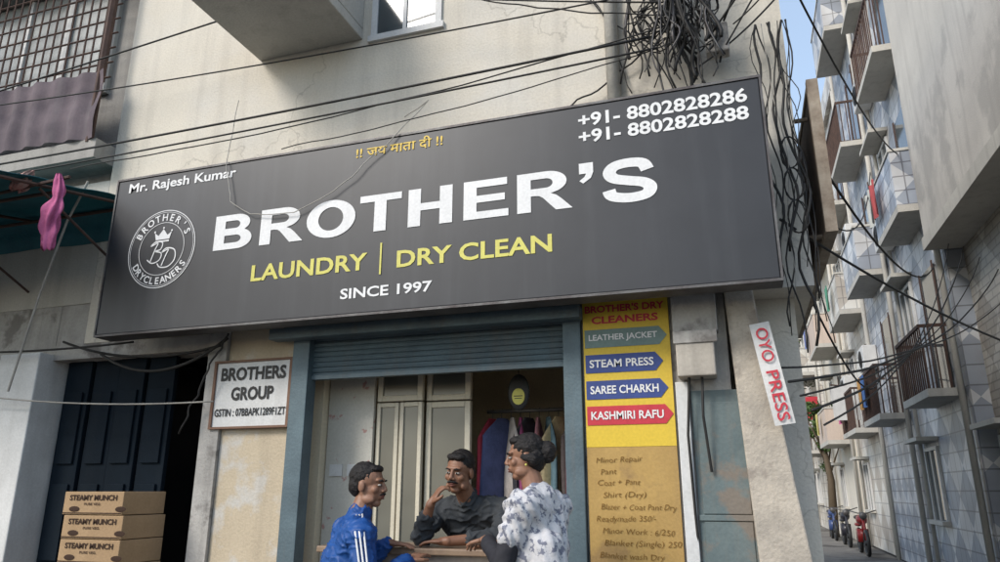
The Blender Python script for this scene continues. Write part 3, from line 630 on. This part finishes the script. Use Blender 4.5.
q=B(); q.box(2.90,3.447,3.25,7.95,5.1,5.298); q.obj("overhang_slab",t,[m_conc2])
lane_building(3.2,8.0,11.8,15.5,m_tileA,"lane building clad in grey patterned tiles with balconies",bal=.5,bw=.5,rail='mix',par=m_tileC)
lane_building(3.15,11.8,15.4,15,m_tileC,"tall lane building with blue grey tiles and balconies",bal=.55,bw=.6,rail='mix',par=m_tileA)
lane_building(3.2,15.4,20,12.2,m_tileD,"white tiled lane building with balconies",bal=.6,bw=.55,rail='mix',par=m_tileD)
lane_building(3.1,20,26,12.0,m_cream2,"cream lane building with many balconies",bal=.7,bw=.45,rail=None,par=m_peach)
lane_building(2.9,26,33,11.5,m_tileD,"white tiled far lane building",bal=.7,bw=.5,rail='mix',par=m_tileD)
t=thing("lane_building","pale building closing the far end of the lane","building",(2,36,0))
B().box(-8,9,36,42,0,13).obj("wall",t,[m_cream2])
for k in range(4):
    for i in range(5):
        x=-.8+i*1.5; z=3.1*k
        q=B(); q.box(x,x+.8,35.97,35.998,z+1,z+2.3,0); q.box(x-.06,x,35.95,35.998,z+1,z+2.3,1); q.box(x+.8,x+.86,35.95,35.998,z+1,z+2.3,1); q.box(x-.15,x+.95,35.7,35.998,z+2.36,z+2.44,1); q.obj("window",t,[m_glassd,m_white])
    q=B(); q.box(1.6,4.6,35.1,35.998,3.1*k+2.9,3.1*k+3.02,0); q.box(1.6,4.6,35.1,35.2,3.1*k+3.02,3.1*k+3.95,1); q.obj("balcony",t,[m_conc2,m_peach if k%2 else m_tileD])
def ac(x,y,z):
    t=thing("air_conditioner","white outdoor air conditioner unit on a wall bracket","air conditioner",(x,y,z),group="outdoor air conditioners")
    b=B(); b.box(x-.3,x,y-.4,y+.4,z,z+.55); b.obj("case",t,[m_white],bevel=.015)
    b=B(); b.tube([(x-.302,y+.05,z+.27),(x-.315,y+.05,z+.27)],.21,20)
    for k in range(5): b.tube([(x-.32,y+.05+.045*k*math.cos(a*.4),z+.27+.045*k*math.sin(a*.4)) for a in range(17)],.004,4)
    b.obj("fan_grille",t,[m_black])
for p in ((3.19,11.2,6.2),(3.14,15.0,7.4),(3.14,15.0,4.3),(3.19,19.3,4.2),(3.09,25,6.5),(3.19,11.2,9.4)): ac(*p)
for (x,y,z,c) in ((2.62,9.2,6.9,(.5,.1,.1)),(2.62,9.7,6.9,(.6,.6,.55)),(2.55,12.9,3.9,(.1,.2,.45)),(2.55,13.4,3.9,(.55,.3,.1)),(2.5,16.6,6.9,(.1,.3,.2)),(2.5,17.2,3.9,(.6,.15,.3)),(2.3,21.5,3.9,(.6,.55,.2)),(2.3,22.3,6.9,(.2,.25,.5))):
    b=B(); vs=[]
    for k in range(7):
        for i in range(9): vs.append((x-.02-.03*math.sin(i*1.1+k*.2),y+i*.05,z-.11*k+.01*math.sin(i)))
    b.add(vs,[(k*9+i,k*9+i+1,k*9+i+10,k*9+i+9) for k in range(6) for i in range(8)]); b.obj("drying_cloth",None,[pm("drying_cloth_%d"%int(y*10),c,s=8,bump=.2)],label="coloured cloth hung to dry over a balcony",cat="cloth",smooth=True,group="drying clothes on balconies")
for (x,y,z,m,lab) in ((2.75,22,3.0,m_lty,"small yellow hanging shop sign in the lane"),(2.6,17,3.3,m_white,"small white hanging shop sign in the lane"),(2.7,27,4.2,m_red,"small red hanging shop sign in the lane")):
    b=B(); b.box(x-.3,x+.35,y,y+.05,z,z+.9); b.tube([(x+.6,y+.02,z+.8),(x-.3,y+.02,z+.95)],.02,6,1); b.obj("lane_sign",None,[m,m_rust],label=lab,cat="sign")
def tree(x,y,h,R,seed):
    random.seed(seed); t=thing("tree","leafy green tree standing in the lane","tree",(x,y,0))
    b=B(); b.tube([(x,y,0),(x+.1,y,h*.4),(x-.05,y,h*.75)],[.16,.12,.06],8)
    for i in range(7):
        a_=i*.9; b.tube([(x,y,h*(.4+.05*i)),(x+R*.7*math.cos(a_),y+R*.7*math.sin(a_),h*(.65+.05*i))],[.05,.015],6)
    b.obj("trunk",t,[m_bark],smooth=True)
    b=B(); cl=[(V((x,y,h*.8))+V((random.gauss(0,R*.5),random.gauss(0,R*.5),random.gauss(0,h*.13))),random.uniform(.3,.6)*R*.6) for _ in range(22)]
    for c,rr in cl:
        for _ in range(110):
            d=V((random.gauss(0,1),random.gauss(0,1),random.gauss(0,1))).normalized()*rr*random.random()**.4; p=c+d; u=V((random.gauss(0,1),random.gauss(0,1),random.gauss(0,1))).normalized(); w_=u.orthogonal().normalized(); s_=random.uniform(.04,.09)
            b.add([p-u*s_,p+w_*s_*.5,p+u*s_,p-w_*s_*.5],[(0,1,2,3)])
    b.obj("crown",t,[m_leaf])
tree(1.7,28,8,1.3,5); tree(2.6,24,4.6,.7,9)
def moto(x,y,col,lab):
    t=thing("motorcycle",lab,"motorcycle",(x,y,0),group="parked motorcycles")
    for dy in (-.62,.62):
        b=B(); b.tube([(x,y+dy+.27*math.cos(a_),.3+.27*math.sin(a_)) for a_ in [i*math.pi/10 for i in range(21)]],.045,8); b.tube([(x-.05,y+dy,.3),(x+.05,y+dy,.3)],.06,8)
        for i in range(6): b.tube([(x,y+dy,.3),(x,y+dy+.26*math.cos(i*1.05),.3+.26*math.sin(i*1.05))],.008,4)
        b.obj("wheel",t,[m_black],smooth=True)
    b=B(); b.ell((x,y-.12,.82),(.13,.28,.13)); b.tube([(x,y-.62,.3),(x,y-.42,.95)],.03,8); b.tube([(x,y+.62,.3),(x,y-.1,.45),(x,y-.42,.85)],.03,8); b.box(x-.12,x+.12,y-.2,y+.15,.3,.6); b.ell((x,y+.6,.68),(.09,.22,.05)); b.obj("body",t,[pm("motorcycle_paint_%d"%int(y*10),col,rough=.3)],smooth=True)
    b=B(); b.ell((x,y+.32,.86),(.12,.36,.06)); b.obj("seat",t,[m_black],smooth=True)
    b=B(); b.tube([(x-.33,y-.3,1.05),(x-.1,y-.42,.98),(x+.1,y-.42,.98),(x+.33,y-.3,1.05)],.014,6); b.ell((x,y-.5,.92),(.09,.07,.09)); b.obj("handlebar",t,[m_signe],smooth=True)
moto(2.55,16.5,(.25,.02,.02),"red parked motorcycle leaning in the lane"); moto(2.5,19.5,(.03,.03,.04),"black parked motorcycle in the lane"); moto(2.45,22.5,(.05,.08,.2),"dark blue parked motorcycle in the lane")
# ------------------------------------------------------------------ people
m_skin=pm("brown_skin",(.25,.125,.075),(.21,.10,.06),s=14,rough=.5,bump=.05,spec=.4)
m_skin2=pm("lighter_brown_skin",(.28,.145,.09),(.235,.118,.073),s=14,rough=.5,bump=.05,spec=.4)
m_lip=pm("lips",(.20,.07,.055),rough=.45,bump=0)
m_hair=pm("black_hair",(.009,.008,.008),(.020,.016,.015),s=30,rough=.55,bump=.6,fine=200)
m_eyew=pm("eye_white",(.42,.38,.34),rough=.3,bump=0)
def hand(b,wr,fd,n,curl=.35,side=1):
    wr=V(wr); fd=V(fd).normalized(); n=V(n); n=(n-fd*n.dot(fd)).normalized(); sd_=fd.cross(n)*side
    R=Matrix((sd_,fd,n)).transposed(); 
    b.ell(wr+fd*.048,(.040,.052,.015),R); b.cap(wr-fd*.01,wr+fd*.03,.026,.022)
    for i,(o_,L) in enumerate(((-.031,.058),(-.0105,.070),(.0105,.074),(.031,.066))):
        p=wr+fd*.085+sd_*o_; a_=curl*.5; d0=fd+sd_*o_*2.2; ln=L*.45; rr=.0088
        b.cap(wr+fd*.04+sd_*o_*.8,p,.011,rr)
        for s_ in range(3):
            d=(d0*math.cos(a_)-n*math.sin(a_)).normalized(); q=p+d*ln; b.cap(p,q,rr,rr*.92,n=10); p=q; a_+=curl; ln*=.72; rr*=.93
    p=wr+fd*.022+sd_*.030; d=(fd*.65+sd_*.75-n*.15).normalized(); q=p+d*.038; b.cap(p,q,.0125,.0105); d2=(fd*.9+sd_*.3-n*.3).normalized(); b.cap(q,q+d2*.030,.0105,.0085)
def person(label,head,yaw,pitch,J,byaw,female=False,skin=None,roll=0,hs=1.0):
    skin=skin or m_skin
    base=V((J['pelvis'][0],J['pelvis'][1],J['floor'])); t=thing("person",label,"person",base)
    H=V(head); R=Matrix.Rotation(math.radians(yaw-90),3,'Z')@Matrix.Rotation(math.radians(pitch),3,'X')@Matrix.Rotation(math.radians(roll),3,'Y')
    T=lambda p:H+R@(V(p)*hs)
    def E(b,c,r): b.ell(T(c),tuple(x*hs for x in r),R,nu=20,nv=12)
    Rb=Matrix.Rotation(math.radians(byaw-90),3,'Z')
    j={k:V(v) for k,v in J.items() if isinstance(v,tuple)}
    b=B()
    E(b,(0,-.018,.035),(.074,.094,.084)); E(b,(0,.010,-.03),(.061,.078,.085)); E(b,(0,.050,-.094),(.030,.028,.022)); E(b,(0,.068,.030),(.050,.020,.015))
    for s_ in (-1,1):
        E(b,(s_*.040,.056,-.022),(.023,.021,.022)); E(b,(s_*.076,-.012,-.008),(.009,.020,.031)); E(b,(s_*.013,.094,-.028),(.010,.010,.008)); E(b,(s_*.05,.02,-.075),(.018,.042,.025))
    b.cap(T((0,.082,.018)),T((0,.102,-.020)),.0085*hs,.0125*hs); E(b,(0,.080,-.056),(.026,.014,.020))
    b.cap(T((0,-.015,-.07)),j['neck'],.052,.058)
    def torso(b,g,legs=True):
        c=j['chest'];p=j['pelvis']; up=(j['neck']-p).normalized(); 
        fz=Rb@V((0,1,0)); fz=(fz-up*fz.dot(up)).normalized(); rx=fz.cross(up); RR=Matrix((rx,fz,up)).transposed()
        k=.92 if female else 1
        b.ell(c,((.160*k+g),.108+g,.19),RR,nu=20,nv=12); b.ell(c.lerp(p,.5),(.142*k+g,.105+g,.17),RR,nu=20,nv=12); b.ell(p,(.160+g,.115+g,.13),RR,nu=20,nv=12)
        b.cap(j['shR'],j['shL'],.058+g,.058+g); b.cap(j['neck']-up*.03,j['shR']+up*.0,.05+g*.6,.055+g); b.cap(j['neck']-up*.03,j['shL'],.05+g*.6,.055+g)
        b.cap(j['shR'].lerp(j['shL'],.2),c.lerp(p,.3),.07+g,.09+g); b.cap(j['shR'].lerp(j['shL'],.8),c.lerp(p,.3),.07+g,.09+g)
    def arms(b,g,stop=1.0):
        for s_ in 'RL':
            b.cap(j['sh'+s_],j['el'+s_],.052+g,.040+g); e=j['el'+s_].lerp(j['wr'+s_],stop); b.cap(j['el'+s_],e,.040+g,.040+g+(.026-.040)*stop)
    def legs(b,g,stop=1.0):
        for s_,k in (('R',1),('L',-1)):
            sv=Rb@V((1,0,0)); hp=j['pelvis']+sv*.085*k-V((0,0,.04)); fl=J['floor']; kn=V((hp.x,hp.y,fl+.48*(hp.z-fl)+.03))+sv*.02*k+Rb@V((0,.02,0)); an=V((kn.x,kn.y,fl+.08))+Rb@V((0,-.03,0))
            b.cap(hp,kn,.085+g,.058+g); e=kn.lerp(an,stop); b.cap(kn,e,.056+g,.056+g-(.018)*stop)
            if g==0: b.cap(an,an+Rb@V((0,.14,-.045)),.036,.03)
            j['an'+s_]=an
    torso(b,0); arms(b,0); legs(b,0)
    for s_,sg_ in (('R',1),('L',-1)): hand(b,j['wr'+s_],j['hd'+s_],j['hn'+s_],J.get('curl'+s_,.35),J.get('side'+s_,sg_))
    r=remesh(b,.0042,3); r.obj("body",t,[skin],smooth=True)
    for s_ in (-1,1):
        e=B(); e.ell(T((s_*.030,.0765,.004)),(.0135*hs,.011*hs,.0065*hs),R); e.ell(T((s_*.030,.0850,.004)),(.0060*hs,.004*hs,.0058*hs),R,m=1); e.obj("eye",t,[m_eyew,m_black],smooth=True)
        e=B(); e.tube([T((s_*.012,.0895,.024)),T((s_*.030,.0905,.030)),T((s_*.050,.078,.024))],[.003,.0050,.002],6); e.obj("eyebrow",t,[m_hair],smooth=True)
    e=B(); e.tube([T((-.024,.086,-.056)),T((-.008,.0945,-.053)),T((0,.0945,-.055)),T((.008,.0945,-.053)),T((.024,.086,-.056))],[.002,.0045,.004,.0045,.002],6); e.tube([T((-.02,.087,-.062)),T((0,.0935,-.066)),T((.02,.087,-.062))],[.002,.0055,.002],6); e.obj("lips",t,[m_lip],smooth=True)
    return t,T,E,R,Rb,torso,arms,legs,j
def wr(amp,sc,z=1):
    return lambda p: amp*(noise.noise(V((p.x*sc,p.y*sc,p.z*sc*z)))+.5*noise.noise(V((p.x*sc*2.3,p.y*sc*2.3,p.z*sc*2*z))))
def wrinkle(amp,sc):
    def f(p):
        q=p*sc; d=noise.noise(q*.6)*2.5; r_=1-abs(noise.noise(V((q.x+d,q.y+d,q.z*1.6)))*2.2); return amp*(max(0,r_)**3)*1.2-amp*.4+amp*.5*noise.noise(q*.8)
    return f
def hairdisp(a): return lambda p: a*noise.noise(p*45)+a*.7*noise.noise(p*95)
def shoes(t,j,Rb,fl,mat):
    for s_ in 'RL':
        b=B(); a_=j['an'+s_]; b.cap(V((a_.x,a_.y,fl+.05)),V((a_.x,a_.y,fl+.04))+Rb@V((0,.15,0)),.048,.040); b.obj("shoe",t,[mat],smooth=True)
# man in tracksuit
m_jk=pm("blue_tracksuit",(.015,.08,.29),(.010,.055,.21),s=8,rough=.5,bump=.2)
m_nv=pm("navy_trousers",(.02,.025,.05),rough=.8)
J=dict(floor=0,pelvis=(-2.05,-.74,.84),chest=(-2.03,-.735,1.12),neck=(-2.00,-.70,1.345),shR=(-1.875,-.880,1.285),shL=(-2.135,-.560,1.285),elR=(-1.79,-.94,1.03),wrR=(-1.69,-.70,1.155),elL=(-2.10,-.53,1.05),wrL=(-1.92,-.49,1.225),hdR=(.15,.9,.25),hnR=(0,-.3,1),hdL=(.95,.2,-.05),hnL=(0,0,1),curlR=.3,curlL=.25)
t,T,E,R,Rb,torso,arms,legs,j=person("man in blue tracksuit jacket leaning at the shop counter",(-1.96,-.66,1.53),5,-3,J,42,skin=m_skin2,hs=.96)
b=B(); torso(b,.024); arms(b,.018,.93); b.cap(j['neck']+V((0,0,.0)),j['neck']+V((.01,.01,.035)),.068,.064); remesh(b,.007,3,wrinkle(.010,12)).obj("jacket",t,[m_jk],smooth=True)
for s_ in 'RL':
    for k in range(3):
        sh,el=j['sh'+s_],j['el'+s_]; ax=(el-sh).normalized(); out=(sh-j['neck']); out=(out-ax*out.dot(ax)).normalized(); sdv=ax.cross(out)
        b=B(); L_=[]
        for q in range(9):
            tt=q/8; rr=.070-.012*tt+.005; a_=(k-1)*.28+.1; L_.append(sh.lerp(el,tt)+(out*math.cos(a_)+sdv*math.sin(a_))*rr)
        b.tube([j['neck'].lerp(sh,.5)+V((0,0,.066))+sdv*(k-1)*.015]+L_,.0055,6); b.obj("sleeve_stripe",t,[m_ltw],smooth=True)
b=B(); legs(b,.016,.95); remesh(b,.01,3,wr(.006,10)).obj("trousers",t,[m_nv],smooth=True)
b=B(); E(b,(0,-.030,.050),(.080,.092,.080)); E(b,(0,-.06,.0),(.074,.058,.07)); E(b,(0,.035,.090),(.055,.040,.024))
remesh(b,.004,2,hairdisp(.003)).obj("hair",t,[m_hair],smooth=True)
e=B(); e.tube([T((-.030,.082,-.050)),T((-.014,.097,-.043)),T((0,.100,-.041)),T((.014,.097,-.043)),T((.030,.082,-.050))],[.002,.005,.005,.005,.002],8); e.obj("moustache",t,[m_hair],smooth=True)
shoes(t,j,Rb,0,m_black)
# man behind counter
m_sh=pm("charcoal_shirt",(.05,.055,.062),(.035,.039,.043),s=10,rough=.8,bump=.2)
J=dict(floor=.15,pelvis=(-1.60,.16,1.00),chest=(-1.60,.06,1.26),neck=(-1.60,-.08,1.44),shR=(-1.805,-.06,1.375),shL=(-1.395,-.03,1.385),elR=(-1.82,-.27,1.245),wrR=(-1.735,-.335,1.43),elL=(-1.34,-.24,1.25),wrL=(-1.61,-.40,1.235),hdR=(.45,.15,.75),hnR=(-.8,-.6,.2),hdL=(-1,.0,-.03),hnL=(0,0,1),curlR=.75,curlL=.25,sideL=1)
t,T,E,R,Rb,torso,arms,legs,j=person("man in dark shirt leaning on the counter, hand at chin",(-1.62,-.19,1.607),262,-8,J,268,roll=-4,hs=1.0)
b=B(); torso(b,.022); arms(b,.016,.55); b.cap(j['neck']+V((0,0,-.01)),j['neck']+V((0,-.01,.02)),.066,.064); remesh(b,.007,3,wrinkle(.012,12)).obj("shirt",t,[m_sh],smooth=True)
b=B(); legs(b,.016,.95); remesh(b,.01,3,wr(.006,10)).obj("trousers",t,[m_nv],smooth=True)
b=B(); E(b,(0,-.026,.052),(.080,.092,.080)); E(b,(0,-.055,.0),(.076,.058,.06)); E(b,(0,.042,.092),(.060,.036,.024)); remesh(b,.004,2,hairdisp(.003)).obj("hair",t,[m_hair],smooth=True)
e=B(); e.tube([T((-.034,.078,-.052)),T((-.016,.096,-.043)),T((0,.099,-.041)),T((.016,.096,-.043)),T((.034,.078,-.052))],[.003,.007,.0065,.007,.003],8); e.obj("moustache",t,[m_hair],smooth=True)
shoes(t,j,Rb,.15,m_black)
# woman
m_ku=pm("black_kurta",(.018,.018,.024),(.03,.03,.036),s=10,rough=.8)
m_du=pm("white_floral_dupatta",(.58,.57,.58),(.48,.48,.50),s=5,rough=.85,bump=.3,patch=(.17,.18,.23),patchs=30,ps=(.53,.58))
J=dict(floor=.12,pelvis=(-.99,-.70,.98),chest=(-1.00,-.69,1.24),neck=(-1.02,-.66,1.475),shR=(-.965,-.51,1.415),shL=(-1.045,-.83,1.415),elR=(-1.10,-.44,1.17),wrR=(-1.30,-.40,1.225),elL=(-1.13,-.87,1.17),wrL=(-1.27,-.70,1.265),hdR=(-1,.1,-.02),hnR=(0,0,1),hdL=(-.75,.65,-.15),hnL=(0,0,1),curlR=.3,curlL=.4)
t,T,E,R,Rb,torso,arms,legs,j=person("woman with black hair bun and white floral shawl",(-1.080,-.655,1.665),193,-6,J,165,female=True,skin=m_skin2,hs=.93)
b=B(); torso(b,.014); arms(b,.012,.85); b.cap(j['pelvis'],j['pelvis']-V((0,0,.5)),.16,.22); remesh(b,.008,3,wr(.006,13)).obj("kurta",t,[m_ku],smooth=True)
b=B(); legs(b,.02,.95); remesh(b,.01,3).obj("trousers",t,[m_white],smooth=True)
b=B(); torso(b,.032)
for s_ in 'RL': b.cap(j['sh'+s_],j['sh'+s_].lerp(j['el'+s_],.5),.072,.072)
b.cap(j['neck']+V((.015,0,-.02)),j['neck']+V((.005,0,.005)),.088,.074); b.cap(j['chest']+V((.06,-.1,0)),j['pelvis']+V((.12,-.1,-.25)),.09,.11)
def fold(p):
    a_=p.x*.8+p.y*.6; w_=p.z*.55+a_*1.2+.12*noise.noise(p*5); return .010*math.sin(w_*70)*(.6+.6*noise.noise(p*4))+.006*noise.noise(p*15)
remesh(b,.006,2,fold).obj("shawl",t,[m_du],smooth=True)
b=B(); E(b,(0,-.026,.050),(.081,.094,.083)); E(b,(0,-.055,-.005),(.078,.066,.085)); E(b,(0,.030,.092),(.060,.045,.027)); E(b,(0,-.128,.015),(.058,.052,.062))
b.cap(T((.074,.0,.0)),T((.074,-.05,-.02)),.016,.03); b.cap(T((-.074,.0,.0)),T((-.074,-.05,-.02)),.016,.03)
remesh(b,.0035,1,lambda p:.0035*noise.noise(p*50)+.003*noise.noise(V((p.x*60,p.y*60,p.z*160)))).obj("hair",t,[m_hair],smooth=True)
for s_ in (-1,1): e=B(); e.ell(T((s_*.080,-.008,-.043)),.006); e.obj("earring",t,[m_lty],smooth=True)
shoes(t,j,Rb,.12,m_rust)
